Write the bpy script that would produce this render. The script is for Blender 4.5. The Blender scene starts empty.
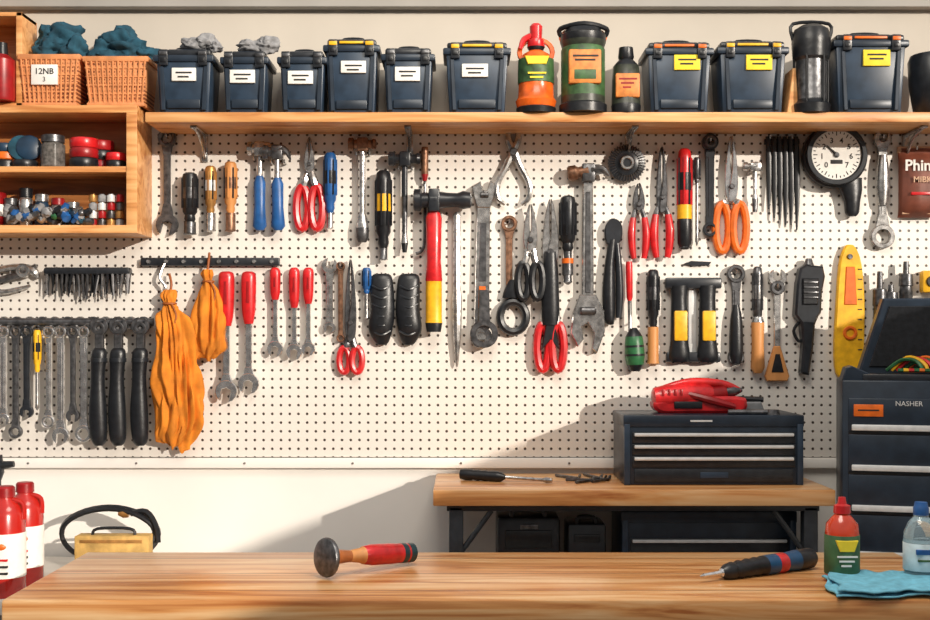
import bpy, bmesh, math, random
from mathutils import Vector, Matrix, noise
random.seed(3)
F=1200.;D=3.0;HC=1.33;HY=340.
def zat(v,h): return HC-(v-HY)*(D-h)/F
def xat(u,h): return (u-465)*(D-h)/F
def vat(z,h): return HY-(z-HC)*F/(D-h)
def lin(c):
    r=[]
    for x in c:
        x/=255.
        r.append(x/12.92 if x<=.04045 else ((x+.055)/1.055)**2.4)
    return (r[0],r[1],r[2],1)
MC={}
def M(key,col,metal=0.,rough=.5,var=.2,scale=40.,bump=0.,stretch=(1,1,1),trans=0.,coat=0.):
    if key in MC: return MC[key]
    m=bpy.data.materials.new(key);m.use_nodes=True
    nt=m.node_tree;N=nt.nodes;L=nt.links
    p=N['Principled BSDF'];c=lin(col)
    tc=N.new('ShaderNodeTexCoord');mp=N.new('ShaderNodeMapping');mp.inputs['Scale'].default_value=stretch
    L.new(tc.outputs['Object'],mp.inputs['Vector'])
    nz=N.new('ShaderNodeTexNoise');nz.inputs['Scale'].default_value=scale;nz.inputs['Detail'].default_value=5
    L.new(mp.outputs[0],nz.inputs['Vector'])
    cr=N.new('ShaderNodeValToRGB')
    cr.color_ramp.elements[0].position=.3;cr.color_ramp.elements[1].position=.7
    cr.color_ramp.elements[0].color=(c[0]*(1-var),c[1]*(1-var),c[2]*(1-var),1)
    cr.color_ramp.elements[1].color=(min(1,c[0]*(1+var)),min(1,c[1]*(1+var)),min(1,c[2]*(1+var)),1)
    L.new(nz.outputs['Fac'],cr.inputs['Fac']);L.new(cr.outputs[0],p.inputs['Base Color'])
    p.inputs['Metallic'].default_value=metal;p.inputs['Roughness'].default_value=rough
    if trans: p.inputs['Transmission Weight'].default_value=trans
    if coat: p.inputs['Coat Weight'].default_value=coat
    if bump:
        b=N.new('ShaderNodeBump');b.inputs['Strength'].default_value=bump;b.inputs['Distance'].default_value=.002
        L.new(nz.outputs['Fac'],b.inputs['Height']);L.new(b.outputs[0],p.inputs['Normal'])
    MC[key]=m;return m
def wood_mat(key,c1,c2,c3,rough=.4,planks=0.,sc=1.):
    m=bpy.data.materials.new(key);m.use_nodes=True
    nt=m.node_tree;N=nt.nodes;L=nt.links;p=N['Principled BSDF']
    tc=N.new('ShaderNodeTexCoord');mp=N.new('ShaderNodeMapping');mp.inputs['Scale'].default_value=(1.2*sc,14*sc,14*sc)
    L.new(tc.outputs['Object'],mp.inputs['Vector'])
    nz=N.new('ShaderNodeTexNoise');nz.inputs['Scale'].default_value=2.2;nz.inputs['Detail'].default_value=8;nz.inputs['Distortion'].default_value=1.4
    L.new(mp.outputs[0],nz.inputs['Vector'])
    cr=N.new('ShaderNodeValToRGB');e=cr.color_ramp.elements
    e[0].position=.33;e[0].color=lin(c1);e[1].position=.66;e[1].color=lin(c3)
    k=e.new(.47);k.color=lin(c2)
    L.new(nz.outputs['Fac'],cr.inputs['Fac'])
    out=cr.outputs[0]
    if planks:
        sp=N.new('ShaderNodeSeparateXYZ');L.new(tc.outputs['Object'],sp.inputs[0])
        d=N.new('ShaderNodeMath');d.operation='DIVIDE';d.inputs[1].default_value=planks;L.new(sp.outputs['Y'],d.inputs[0])
        fr=N.new('ShaderNodeMath');fr.operation='FRACT';L.new(d.outputs[0],fr.inputs[0])
        lt=N.new('ShaderNodeMath');lt.operation='LESS_THAN';lt.inputs[1].default_value=.025;L.new(fr.outputs[0],lt.inputs[0])
        fl=N.new('ShaderNodeMath');fl.operation='FLOOR';L.new(d.outputs[0],fl.inputs[0])
        wn=N.new('ShaderNodeTexWhiteNoise');wn.noise_dimensions='1D';L.new(fl.outputs[0],wn.inputs['W'])
        mr=N.new('ShaderNodeMapRange');mr.inputs['To Min'].default_value=.84;mr.inputs['To Max'].default_value=1.1;L.new(wn.outputs['Value'],mr.inputs['Value'])
        vm=N.new('ShaderNodeVectorMath');vm.operation='SCALE';L.new(out,vm.inputs[0]);L.new(mr.outputs[0],vm.inputs['Scale'])
        mx=N.new('ShaderNodeMixRGB');mx.inputs['Color2'].default_value=lin((120,72,36));L.new(lt.outputs[0],mx.inputs['Fac']);L.new(vm.outputs[0],mx.inputs['Color1'])
        out=mx.outputs[0]
    L.new(out,p.inputs['Base Color']);p.inputs['Roughness'].default_value=rough
    b=N.new('ShaderNodeBump');b.inputs['Strength'].default_value=.2;b.inputs['Distance'].default_value=.002
    L.new(nz.outputs['Fac'],b.inputs['Height']);L.new(b.outputs[0],p.inputs['Normal'])
    MC[key]=m;return m
def grid_mat(key,base,hole,sx,sz,rad,square=False,rough=.5):
    m=bpy.data.materials.new(key);m.use_nodes=True
    nt=m.node_tree;N=nt.nodes;L=nt.links;p=N['Principled BSDF']
    tc=N.new('ShaderNodeTexCoord');mp=N.new('ShaderNodeMapping');mp.inputs['Scale'].default_value=(1/sx,0,1/sz)
    L.new(tc.outputs['Object'],mp.inputs['Vector'])
    fr=N.new('ShaderNodeVectorMath');fr.operation='FRACTION';L.new(mp.outputs[0],fr.inputs[0])
    sb=N.new('ShaderNodeVectorMath');sb.operation='SUBTRACT';sb.inputs[1].default_value=(.5,0,.5);L.new(fr.outputs[0],sb.inputs[0])
    ln=N.new('ShaderNodeVectorMath');ln.operation='LENGTH';L.new(sb.outputs[0],ln.inputs[0])
    mr=N.new('ShaderNodeMapRange');mr.inputs['From Min'].default_value=rad*.85;mr.inputs['From Max'].default_value=rad*1.15;L.new(ln.outputs['Value'],mr.inputs['Value'])
    nz=N.new('ShaderNodeTexNoise');nz.inputs['Scale'].default_value=3;L.new(tc.outputs['Object'],nz.inputs['Vector'])
    c=lin(base);cr=N.new('ShaderNodeValToRGB');cr.color_ramp.elements[0].color=(c[0]*.93,c[1]*.92,c[2]*.9,1);cr.color_ramp.elements[1].color=c
    L.new(nz.outputs['Fac'],cr.inputs['Fac'])
    mx=N.new('ShaderNodeMixRGB');mx.inputs['Color1'].default_value=lin(hole);L.new(mr.outputs[0],mx.inputs['Fac']);L.new(cr.outputs[0],mx.inputs['Color2'])
    L.new(mx.outputs[0],p.inputs['Base Color']);p.inputs['Roughness'].default_value=rough
    b=N.new('ShaderNodeBump');b.inputs['Strength'].default_value=.6;b.inputs['Distance'].default_value=.003
    L.new(mr.outputs[0],b.inputs['Height']);L.new(b.outputs[0],p.inputs['Normal'])
    MC[key]=m;return m

STEEL=M('steel',(184,182,180),.85,.27,.5,70,.2)
DST=M('dark_steel',(102,102,104),.8,.36,.5,80,.3)
CHR=M('chrome',(226,225,224),.9,.2,.3,60)
RUST=M('aged_steel',(140,104,82),.7,.45,.5,90,.3)
BLK=M('black_rubber',(24,26,30),0,.36,.4,90,.2)
BLK2=M('black_plastic',(36,39,44),0,.32,.3,60)
RED=M('red_plastic',(200,30,34),0,.32,.25,50,coat=.3)
ORG=M('orange_plastic',(228,108,28),0,.4,.2,50)
YEL=M('yellow_plastic',(242,180,34),0,.4,.2,50)
BLU=M('blue_plastic',(34,88,150),0,.38,.25,50)
NAVY=M('navy_plastic',(42,58,76),0,.38,.25,30)
NAVYD=M('navy_steel',(36,47,60),.1,.36,.25,30)
GRN=M('green_plastic',(40,100,60),0,.4,.3,50)
WH=M('label_white',(236,234,228),0,.6,.06,50)
SILV=M('silver_trim',(228,229,228),.2,.35,.1,50)
WDH=M('wood_handle',(196,134,76),0,.5,.3,30,.2,(1,1,.15))
BRASS=M('brass',(190,140,80),.6,.4,.3,50)
YLB=M('label_yellow',(246,216,50),0,.6,.08,50)
GRY=M('grey_cloth',(140,140,142),0,.9,.3,60,.6)
TEAL=M('teal_cloth',(30,74,92),0,.9,.4,40,.6)
LBC=M('light_blue_cloth',(110,178,200),0,.9,.2,60,.6)
MUST=M('mustard_canvas',(210,124,28),0,.85,.3,22,.7)
CORD=M('cord',(150,80,30))
INK=M('dark_ink',(40,38,38),0,.7,.1)
STONE=M('sharpening_grey',(120,122,124),0,.7,.2)
PEG=grid_mat('pegboard_white',(234,229,222),(72,62,56),.0218,.0218,.15)
WALL=M('wall_paint',(234,230,224),0,.7,.04,4)
WALLU=M('upper_wall_paint',(200,192,180),0,.8,.06,4)
TRIMG=M('grey_trim',(172,168,162),0,.7,.08,6)
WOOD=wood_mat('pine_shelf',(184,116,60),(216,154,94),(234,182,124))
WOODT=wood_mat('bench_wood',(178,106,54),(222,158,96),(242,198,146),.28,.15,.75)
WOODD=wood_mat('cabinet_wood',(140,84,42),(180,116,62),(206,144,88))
BASK=grid_mat('orange_basket',(222,150,98),(130,70,40),.012,.009,.3)

def cat(pts,n=5,closed=True):
    m=len(pts);out=[];dim=len(pts[0])
    rng=range(m) if closed else range(m-1)
    for i in rng:
        if closed: a,b,c,d=pts[i-1],pts[i],pts[(i+1)%m],pts[(i+2)%m]
        else: a,b,c,d=pts[max(i-1,0)],pts[i],pts[i+1],pts[min(i+2,m-1)]
        for j in range(n):
            t=j/n
            out.append(tuple(.5*((2*b[k])+(-a[k]+c[k])*t+(2*a[k]-5*b[k]+4*c[k]-d[k])*t*t+(-a[k]+3*b[k]-3*c[k]+d[k])*t**3) for k in range(dim)))
    if not closed: out.append(tuple(pts[-1]))
    return out
class B:
    def __init__(s,name,h=.004):
        s.name=name;s.h=h;s.sc=(D-h)/F;s.bm=bmesh.new();s.mats=[];s.f=(0,0,0,1,1);s.W=False
    def world(s): s.W=True;s.sc=1.;return s
    def frame(s,u=0,v=0,ang=0,k=1,mir=1): s.f=(u,v,math.radians(ang),k,mir);return s
    def pt(s,x,y,w=0):
        if s.W: return Vector((x,y,w))
        u0,v0,a,k,mi=s.f;x=x*mi
        c,n=math.cos(a),math.sin(a)
        u=u0+k*(x*c-y*n);v=v0+k*(x*n+y*c)
        return Vector(((u-465)*s.sc,-s.h-w*k*s.sc,HC-(v-HY)*s.sc))
    def k(s): return s.sc*(1 if s.W else s.f[3])
    def mi(s,m):
        if m not in s.mats:s.mats.append(m)
        return s.mats.index(m)
    def face(s,vs,i):
        try:
            f=s.bm.faces.new(vs);f.material_index=i;f.smooth=True
        except ValueError: pass
    def loops(s,LL,m,cap0=True,cap1=True,closed_path=False,ms=None):
        i=s.mi(m);V=[[s.bm.verts.new(p) for p in l] for l in LL];n=len(V[0])
        R=len(V) if closed_path else len(V)-1
        for a in range(R):
            A=V[a];Bv=V[(a+1)%len(V)]
            ii=s.mi(ms[a]) if ms else i
            for j in range(n): s.face([A[j],A[(j+1)%n],Bv[(j+1)%n],Bv[j]],ii)
        if not closed_path:
            if cap0:s.face(V[0],s.mi(ms[0]) if ms else i)
            if cap1:s.face(V[-1],s.mi(ms[-1]) if ms else i)
    def poly(s,pts,w0,w1,m,bev=.8,sm=0):
        if sm: pts=cat(pts,sm)
        n=len(pts);A=sum(pts[i][0]*pts[(i+1)%n][1]-pts[(i+1)%n][0]*pts[i][1] for i in range(n))
        if A<0: pts=pts[::-1]
        ins=[]
        for i in range(n):
            a=Vector(pts[i-1][:2]);b=Vector(pts[i][:2]);c=Vector(pts[(i+1)%n][:2])
            e1=(b-a);e2=(c-b)
            if e1.length<1e-6 or e2.length<1e-6: ins.append(pts[i]);continue
            e1.normalize();e2.normalize()
            nn=Vector((-e1.y-e2.y,e1.x+e2.x))
            if nn.length<1e-3: ins.append(pts[i]);continue
            nn.normalize();d=max(.6,nn.dot(Vector((-e1.y,e1.x))))
            q=b+nn*(bev/d);ins.append((q.x,q.y))
        s.loops([[s.pt(x,y,w0) for x,y in pts],[s.pt(x,y,w1-bev) for x,y in pts],[s.pt(x,y,w1) for x,y in ins]],m)
    def ring(s,cx,cy,ro,ri,w0,w1,m,n=24,ky=1.,bev=.7):
        LL=[]
        for k in range(n):
            a=2*math.pi*k/n;c,q=math.cos(a),math.sin(a)*ky
            LL.append([s.pt(cx+r*c,cy+r*q,w) for r,w in ((ri,w0),(ro,w0),(ro,w1-bev),(ro-bev,w1),(ri+bev,w1),(ri,w1-bev))])
        s.loops(LL,m,closed_path=True)
    def jaw(s,cx,cy,R,ang,m,w0,w1,slot=.42,deep=.15):
        a=math.radians(ang);c,q=math.cos(a),math.sin(a)
        sw=R*slot;a0=math.asin(slot);pts=[]
        for k in range(15):
            t=a0+(2*math.pi-2*a0)*k/14;pts.append((R*math.cos(t),R*math.sin(t)))
        pts+=[(-R*deep,-sw),(-R*(deep+.18),0),(-R*deep,sw)]
        s.poly([(cx+x*c-y*q,cy+x*q+y*c) for x,y in pts],w0,w1,m,.5)
    def lathe(s,p0,p1,prof,m,seg=14,flat=1.,ms=True):
        P0=s.pt(*p0);P1=s.pt(*p1);ax=(P1-P0);L=ax.length;ax.normalize()
        ref=Vector((0,1,0)) if abs(ax.y)<.9 else Vector((1,0,0))
        e1=ax.cross(ref).normalized();e2=ax.cross(e1).normalized();k=s.k()
        LL=[];mm=[];cur=m
        for q in prof:
            if len(q)>2: cur=q[2]
            mm.append(cur);r=max(q[1]*k,.00003);c=P0+ax*(L*q[0])
            LL.append([c+e1*(r*math.cos(2*math.pi*j/seg))+e2*(r*flat*math.sin(2*math.pi*j/seg)) for j in range(seg)])
        s.loops(LL,m,ms=mm[:-1]+[mm[-2]])
    def tube(s,pts,r,m,seg=8,closed=False,sm=4,flat=1.):
        rs=r if isinstance(r,(list,tuple)) else [r]*len(pts)
        q=[tuple(p)+((0,) if len(p)<3 else ()) for p in pts]
        q=[tuple(p)+(rs[i],) for i,p in enumerate(q)]
        if sm: q=cat(q,sm,closed)
        X=[s.pt(*p[:3]) for p in q];n=len(X);k=s.k();LL=[];prev=None
        for i in range(n):
            if closed: t=X[(i+1)%n]-X[i-1]
            else: t=X[min(i+1,n-1)]-X[max(i-1,0)]
            t.normalize()
            if prev is None:
                ref=Vector((0,1,0)) if abs(t.y)<.9 else Vector((1,0,0))
                e1=t.cross(ref).normalized()
            else: e1=(prev-t*prev.dot(t)).normalized()
            prev=e1;e2=t.cross(e1);rr=max(q[i][3]*k,.0001)
            LL.append([X[i]+e1*(rr*math.cos(2*math.pi*j/seg))+e2*(rr*flat*math.sin(2*math.pi*j/seg)) for j in range(seg)])
        s.loops(LL,m,closed_path=closed)
    def loft(s,rows,m,seg=20,rip=0.,rn=5,sm=4,ms=None,drift=.25,crease=0.,seed=0,hem=0.):
        q=cat([tuple(r)+((0,) if len(r)<5 else ()) for r in rows],sm,False) if sm else rows
        LL=[];nq=len(q)
        for i,(cx,y,hw,hd,wc) in enumerate(q):
            l=[]
            for j in range(seg):
                a=2*math.pi*j/seg;f=1+rip*math.sin(rn*a+i*drift)+rip*.6*math.sin(rn*1.9*a-i*drift*1.5)
                if crease:
                    x_=math.cos(a)*hw
                    f+=crease*(abs(noise.noise(Vector((x_*.16+seed,y*.018,math.sin(a)*.8))))*2-.5)+crease*.5*noise.noise(Vector((x_*.3,y*.05,seed)))
                fx=1+(f-1)*.3
                yy=y+hem*(i/nq)**4*noise.noise(Vector((math.cos(a)*2.2+seed,math.sin(a)*.6,1)))
                l.append(s.pt(cx+max(hw,.1)*fx*math.cos(a),yy,wc+max(hd,.1)*f*math.sin(a)))
            LL.append(l)
        s.loops(LL,m)
    def box(s,x0,y0,x1,y1,w0,w1,m,bev=.8,tap=0.,tapw=0.):
        co=[(x0,y0,w0),(x1,y0,w0),(x1-tap,y1,w0+tapw),(x0+tap,y1,w0+tapw),(x0,y0,w1),(x1,y0,w1),(x1-tap,y1,w1-tapw),(x0+tap,y1,w1-tapw)]
        V=[s.bm.verts.new(s.pt(*c)) for c in co];i=s.mi(m);fs=[]
        for f in ((0,1,2,3),(4,5,6,7),(0,1,5,4),(1,2,6,5),(2,3,7,6),(3,0,4,7)):
            ff=s.bm.faces.new([V[a] for a in f]);ff.material_index=i;ff.smooth=True;fs.append(ff)
        if bev:
            es=list({e for f in fs for e in f.edges})
            bmesh.ops.bevel(s.bm,geom=es,offset=bev*s.k(),segments=2,affect='EDGES',profile=.5,material=-1)
    def blob(s,cx,cy,w,rx,ry,rw,m,amp=.15,fr=1.5,seed=0,sub=4):
        r=bmesh.ops.create_icosphere(s.bm,subdivisions=sub,radius=1)
        i=s.mi(m)
        for v in r['verts']:
            c=v.co.copy();n=noise.noise(c*fr+Vector((seed,seed*.7,0)))*amp
            n-=abs(noise.noise(c*fr*1.7+Vector((seed,0,3))))*amp*.9
            c*=1+n
            v.co=s.pt(cx+c.x*rx,cy+c.y*ry,w+c.z*rw)
            for f in v.link_faces: f.material_index=i;f.smooth=True
    def text(s,t,x,y,size,m,w,bold=.0):
        cu=bpy.data.curves.new('t','FONT');cu.body=t;cu.size=size*1.38*s.k();cu.align_x='CENTER';cu.align_y='CENTER';cu.extrude=.15*s.k();cu.offset=bold*s.k();cu.resolution_u=2
        o=bpy.data.objects.new('t',cu);bpy.context.scene.collection.objects.link(o)
        bpy.context.view_layer.update()
        me=bpy.data.meshes.new_from_object(o.evaluated_get(bpy.context.evaluated_depsgraph_get()))
        bpy.data.objects.remove(o);bpy.data.curves.remove(cu)
        i=s.mi(m);c=s.pt(x,y,w);a=s.f[2]
        Vs=[]
        for v in me.vertices:
            X,Z=v.co.x,v.co.y
            Vs.append(s.bm.verts.new(c+Vector((X*math.cos(a)+Z*math.sin(a),-v.co.z,-X*math.sin(a)+Z*math.cos(a)))))
        for p in me.polygons: s.face([Vs[j] for j in p.vertices],i)
        bpy.data.meshes.remove(me)
    def hook(s,x,y,w=7):
        b=-s.h/s.k()
        s.tube([(x,y,b),(x,y,w*.5),(x,y,w),(x,y-3,w+1)],.9,STEEL,6,sm=0)
    def done(s,rz=0,sharp=38,pivot=None):
        bmesh.ops.recalc_face_normals(s.bm,faces=s.bm.faces)
        me=bpy.data.meshes.new(s.name)
        s.bm.verts.ensure_lookup_table()
        xs=[v.co for v in s.bm.verts]
        c=Vector([(min(p[k] for p in xs)+max(p[k] for p in xs))/2 for k in range(3)])
        for v in s.bm.verts: v.co-=c
        s.bm.to_mesh(me);s.bm.free()
        for m in s.mats: me.materials.append(m)
        me.set_sharp_from_angle(angle=math.radians(sharp))
        if pivot is not None: c=pivot+Matrix.Rotation(rz,3,'Z')@(c-pivot)
        o=bpy.data.objects.new(s.name,me);o.location=c;o.rotation_euler=(0,0,rz)
        bpy.context.scene.collection.objects.link(o);return o
def wbox(b,x0,x1,y0,y1,z0,z1,m,bev=.003):
    V=[b.bm.verts.new(Vector(c)) for c in ((x0,y0,z0),(x1,y0,z0),(x1,y1,z0),(x0,y1,z0),(x0,y0,z1),(x1,y0,z1),(x1,y1,z1),(x0,y1,z1))]
    i=b.mi(m);fs=[]
    for f in ((0,1,2,3),(4,5,6,7),(0,1,5,4),(1,2,6,5),(2,3,7,6),(3,0,4,7)):
        ff=b.bm.faces.new([V[a] for a in f]);ff.material_index=i;ff.smooth=True;fs.append(ff)
    if bev: bmesh.ops.bevel(b.bm,geom=list({e for f in fs for e in f.edges}),offset=bev,segments=2,affect='EDGES',profile=.5,material=-1)

# ------------------------------------------------ ROOM
ZP0=zat(457,0);ZP1=zat(118,0)
b=B('wall_back').world();wbox(b,-2.6,1.75,.012,.12,0,2.6,WALL,0);b.done()
b=B('wall_back_upper_panel').world();wbox(b,-2.6,1.75,.002,.012,ZP1,2.6,WALLU,0);b.done()
b=B('wall_pegboard_panel').world();wbox(b,-2.6,1.745,0,.012,ZP0,ZP1,PEG,.001);b.done()
b=B('trim_1').world();wbox(b,-2.6,1.745,-.006,.012,ZP0-.028,ZP0-.002,WALL,.003)
for i in range(14): 
    x=-1.9+i*.27;b.lathe((x,-.0055,ZP0-.015),(x,-.0085,ZP0-.015),[(0,.0035),(1,.0025)],STEEL,10)
b.done()
b=B('trim_2').world();wbox(b,-2.6,1.745,-.03,.002,zat(10,0),2.6,TRIMG,.004);b.done()
b=B('floor').world();wbox(b,-2.6,1.75,-4.4,.12,-.1,0,M('concrete',(150,145,138),0,.8,.15,5,.3),0);b.done()
b=B('shadow_wall_right').world();wbox(b,1.75,1.87,-4.4,.12,0,1.672,WALL,0);b.done()  # unseen half wall, added and sized to cast the diagonal shadow

# ------------------------------------------------ SHELF + CABINET
ZS=zat(112,.17)
b=B('wall_shelf',.0).world()
wbox(b,xat(145,.17),1.6,-.17,0.0,zat(122,.17),ZS,WOOD,.002)
for u in (205,410,628,905):
    x=xat(u,.0)
    wbox(b,x-.008,x+.008,-.13,-.001,zat(122,.17)-.006,zat(122,.17),STEEL,.001)
    wbox(b,x-.008,x+.008,-.006,0,zat(122,.17)-.07,zat(122,.17),STEEL,.001)
    b.tube([(x,-.12,zat(122,.17)-.004),(x,-.05,zat(122,.17)-.02),(x,-.006,zat(122,.17)-.06)],.004,STEEL,8)
b.done()
hc=.14;ZCt=zat(105,hc)
b=B('wall_cubby_cabinet').world()
xr=xat(137,hc);xl=-1.75
wbox(b,xl,xr,-hc,.0,ZCt-.018,ZCt,WOOD,.0015)
wbox(b,xl,xr,-hc,.0,zat(233,hc),zat(225,hc),WOOD,.0015)
wbox(b,xr-.026,xr-.0005,-hc+.001,-.001,zat(225,hc)-.002,ZCt-.017,WOOD,.0015)
wbox(b,xl,xr-.026,-hc+.004,0,zat(172,hc),zat(166,hc),WOOD,.0015)
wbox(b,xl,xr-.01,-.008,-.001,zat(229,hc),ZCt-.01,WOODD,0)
b.done()
zU=zat(166,hc);zL=zat(225,hc)
def jar(name,u,h,zb,r,H,body,lid,u2=None):
    b=B(name,h);vb=vat(zb,h);b.lathe((u,vb),(u,vb-H),[(0,r*.9),(.04,r),(.7,r),(.76,r*.82,lid),(.78,r*.95),(.98,r*.95),(1,r*.85)],body,16);return b.done()
def tape(name,u,h,zb,r,n,t,mats,tilt=0):
    b=B(name,h);vb=vat(zb,h)
    y=vb
    for i in range(n):
        b.lathe((u,y),(u,y-t+.4),[(0,r*.93),(.15,r),(.85,r),(1,r*.93),(1,r*.5,BLK)],mats[i%len(mats)],20);y-=t
    return b.done()
DBL=M('dark_blue_gloss',(28,52,74),0,.35,.3,40);JG=M('jarglass',(96,92,88),0,.12,.6,110)
DRD=M('dark_red',(150,22,26),0,.35,.3,40)
b=B('tape_roll_stack',.075);vb=vat(zU,.075)
for (x,y,r,t,m) in ((6,0,15,9,BLK),(6,-9,14,8,ORG),(5,-17,13,9,DBL)):
    b.lathe((x,vb+y),(x,vb+y-t+.5),[(0,r*.93),(.15,r),(.85,r),(1,r*.93),(1,r*.5,BLK)],m,20)
b.done()
b=B('tape_roll_stack',.095);vb=vat(zU,.095)-12
b.lathe((25,vb+12),(25,vb+4),[(0,12),(.2,13),(.8,13),(1,12)],BLK,20)
for k in (0,1): b.lathe((20+k*8,vb-8,-6),(22+k*8,vb-9,3),[(0,11),(.1,12.5),(.9,12.5),(1,11)],DBL if k else TEAL,22)
b.done()
jar('glass_screw_jar',53,.1,zU,12,33,JG,DST)
for (u,hh,ms,r) in ((84,.1,[BLK,DRD,RED],14),(101,.055,[DRD,BLK,DRD],13),(116,.09,[BLK,RED],10)):
    tape('tape_roll_stack',u,hh,zU,r,len(ms),10 if len(ms)==3 else 8,ms)
tape('tape_roll_stack',-6,.05,zL,12,3,12,[RED,WH,DRD])
for i,(u,m1,m2,H,r) in enumerate([(11,BLK2,DST,30,7),(26,STEEL,BLK,40,7),(42,DBL,STEEL,34,7),(58,STEEL,DRD,30,7),(73,BLK,STEEL,26,7)]):
    jar('spray_bottle' if i%2 else 'glue_bottle',u,.055,zL,r,H,m1,m2)
b=B('hardware_bits_pile',.11);vb=vat(zL,.11)
for i in range(46):
    xx=4+random.random()*80;rr=random.uniform(3,6.5)
    if i%2: b.blob(xx,vb-rr-random.random()*9,random.uniform(-8,4),rr,rr,rr,random.choice([STEEL,DBL,BLK,DST,GRY,TEAL,DRD,BLK,GRN,BLU]),.4,2,i,2)
    else:
        y=vb-3-random.random()*12;a=random.uniform(-1.2,1.2)
        b.lathe((xx,y,0),(xx+12*math.cos(a),y-abs(12*math.sin(a)),3),[(0,2),(.5,3),(.55,4),(1,3)],random.choice([STEEL,BLK,DST,BLU,GRY]),10)
b.done()
b=B('battery_pack_set',.1);vb=vat(zL,.1)
for r in range(4):
    for c in range(4):
        b.lathe((93+c*9,vb-r*8.2),(93+c*9,vb-r*8.2-7.6),[(0,3.9),(.1,4.2),(.85,4.2),(.9,2.5),(1,2.5)],[DRD,GRY,DST,SILV,BRASS][(r*3+c*2)%5],12)
b.done()
b=B('wooden_crate',.12);vb=vat(ZCt,.12)
b.box(-60,12,22,16,-40,0,WOOD,.5);b.box(-60,vb-4,22,vb,-40,0,WOOD,.5);b.box(16,12,22,vb,-40,0,WOOD,.5);b.box(-60,12,-54,vb,-40,0,WOOD,.5);b.box(-60,12,22,vb,-42,-40,WOODD,.3)
b.done()
b=B('red_oil_can',.125);vb=vat(ZCt,.125)-5
b.lathe((2,vb),(2,vb-58),[(0,12),(.05,13),(.7,13),(.8,6,BLK),(1,5)],DRD,16);b.done()
def basket(u0,v0,u1,tag):
    h=.125;vb=vat(ZCt,h);b=B('woven_basket',h)
    b.box(u0,v0,u1,vb,-44,0,BASK,1.5,tap=4,tapw=3)
    RM=M('basket_rim',(214,140,88),0,.6)
    n=int((u1-u0)/5)
    for k in range(n): 
        x=u0+2+k*(u1-u0-4)/(n-1);s_=(k/(n-1)-.5)*-8
        b.tube([(x,v0+3,.8),(x+s_,vb-1,-1.8)],1.0,RM,5,sm=0)
    for k in range(5):
        y=v0+9+k*8.5;t=(y-v0)/(vb-v0);b.box(u0+4*t,y,u1-4*t,y+1.8,-3,1.2-3*t,RM,.4)
    b.box(u0-1.5,v0-2,u1+1.5,v0+4,-45.5,1.5,RM,1.5);b.box(u0+2.5,vb-4,u1-2.5,vb,-42,0,RM,1.2)
    if tag:
        b.box(32,v0+9,58,v0+29,-1,2.6,WH,.3);b.text('12NB',45,v0+16,6,INK,2.8,.1);b.text('3',45,v0+24,5,INK,2.8)
    o=b.done()
    return o
basket(19,56,79,True);basket(84,58,147,False)
def cloth_pile(name,h,items,m):
    b=B(name,h)
    for i,(x,y,w,rx,ry,rw) in enumerate(items): b.blob(x,y,w,rx,ry,rw,m,.55,1.3,i*3.1+x,4)
    return b.done(sharp=80)
cloth_pile('folded_shop_rag',.125,[(46,46,-20,20,15,16),(56,34,-22,24,16,16),(70,46,-16,14,14,14),(44,30,-24,14,12,12)],TEAL)
cloth_pile('folded_shop_rag',.125,[(104,48,-20,20,14,16),(114,38,-22,20,16,15),(140,49,-18,18,9,14),(126,46,-14,20,12,12)],TEAL)

def bars(b,u0,v0,u1,n,w,m=INK,st=4.2):
    for k in range(n): b.box(u0+k*2,v0+k*st,u1-k*3,v0+1.7+k*st,w-1,w,m,0)
def tote(u0,v0,u1,lab,acc,yl=False,h=.155):
    b=B('storage_tote_bin',h);vb=vat(ZS,h);W=u1-u0
    b.box(u0+2,v0+10,u1-2,vb,-48,0,NAVY,2,tap=W*.05,tapw=3)
    b.box(u0-1,v0+6,u1+1,v0+13,-50,2.2,NAVYD,1.6)
    b.box(u0+3,v0,u1-3,v0+7,-46,-1,BLK2,2)
    b.box(u0+W*.2,v0-2,u1-W*.2,v0+3,-38,-8,NAVYD,1.4)
    for k in (.17,.83):
        x=u0+W*k
        b.box(x-4.5,v0+1,x+4.5,v0+17,0,4,BLK2,1)
        b.box(x-4,v0+3,x+4,v0+7,3,5,acc if acc else DST,.6);b.box(x-2.5,v0+9,x+2.5,v0+14,3.5,5,BLK,.6)
    if acc: b.box(u0+W*.28,v0+2,u1-W*.28,v0+4.5,-2,.6,acc,.4)
    for k in (.12,.88):
        x=u0+W*k;dx=(W*.04)*(1 if k<.5 else -1)
        b.poly([(x-2,v0+14),(x+2,v0+14),(x+2+dx,vb-3),(x-2+dx,vb-3)],-3,1.2,NAVYD,.5)
    b.box(u0+W*.22,vb-14,u1-W*.22,vb-5,-5,.2,NAVYD,.8)
    b.tube([(u0+W*.3,v0+2,-20),(u0+W*.33,v0-4,-20),(u0+W*.67,v0-4,-20),(u0+W*.7,v0+2,-20)],2,BLK,8)
    if lab:
        x0,y0,x1,y1=lab
        b.box(x0,y0,x1,y1,-3,1.5,YLB if yl else WH,.3)
        bars(b,x0+4,y0+4,x1-4,2,1.8)
    return b.done()
tote(154,49,213,(172,68,196,81),None);tote(221,51,268,(230,70,255,83),None);tote(278,51,326,(288,71,313,84),None)
tote(324,39,379,(341,61,366,73),YEL,h=.145);tote(382,48,434,(395,67,420,81),None);tote(444,42,510,(462,64,488,77),YEL)
tote(646,42,713,(674,55,700,70),ORG,True);tote(718,41,788,(746,55,772,70),YEL,True);tote(834,34,908,(863,50,890,66),ORG,True)
cloth_pile('work_glove',.155,[(188,41,-18,13,7,12),(203,39,-16,12,9,10),(212,44,-15,8,5,8)],GRY)
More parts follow.
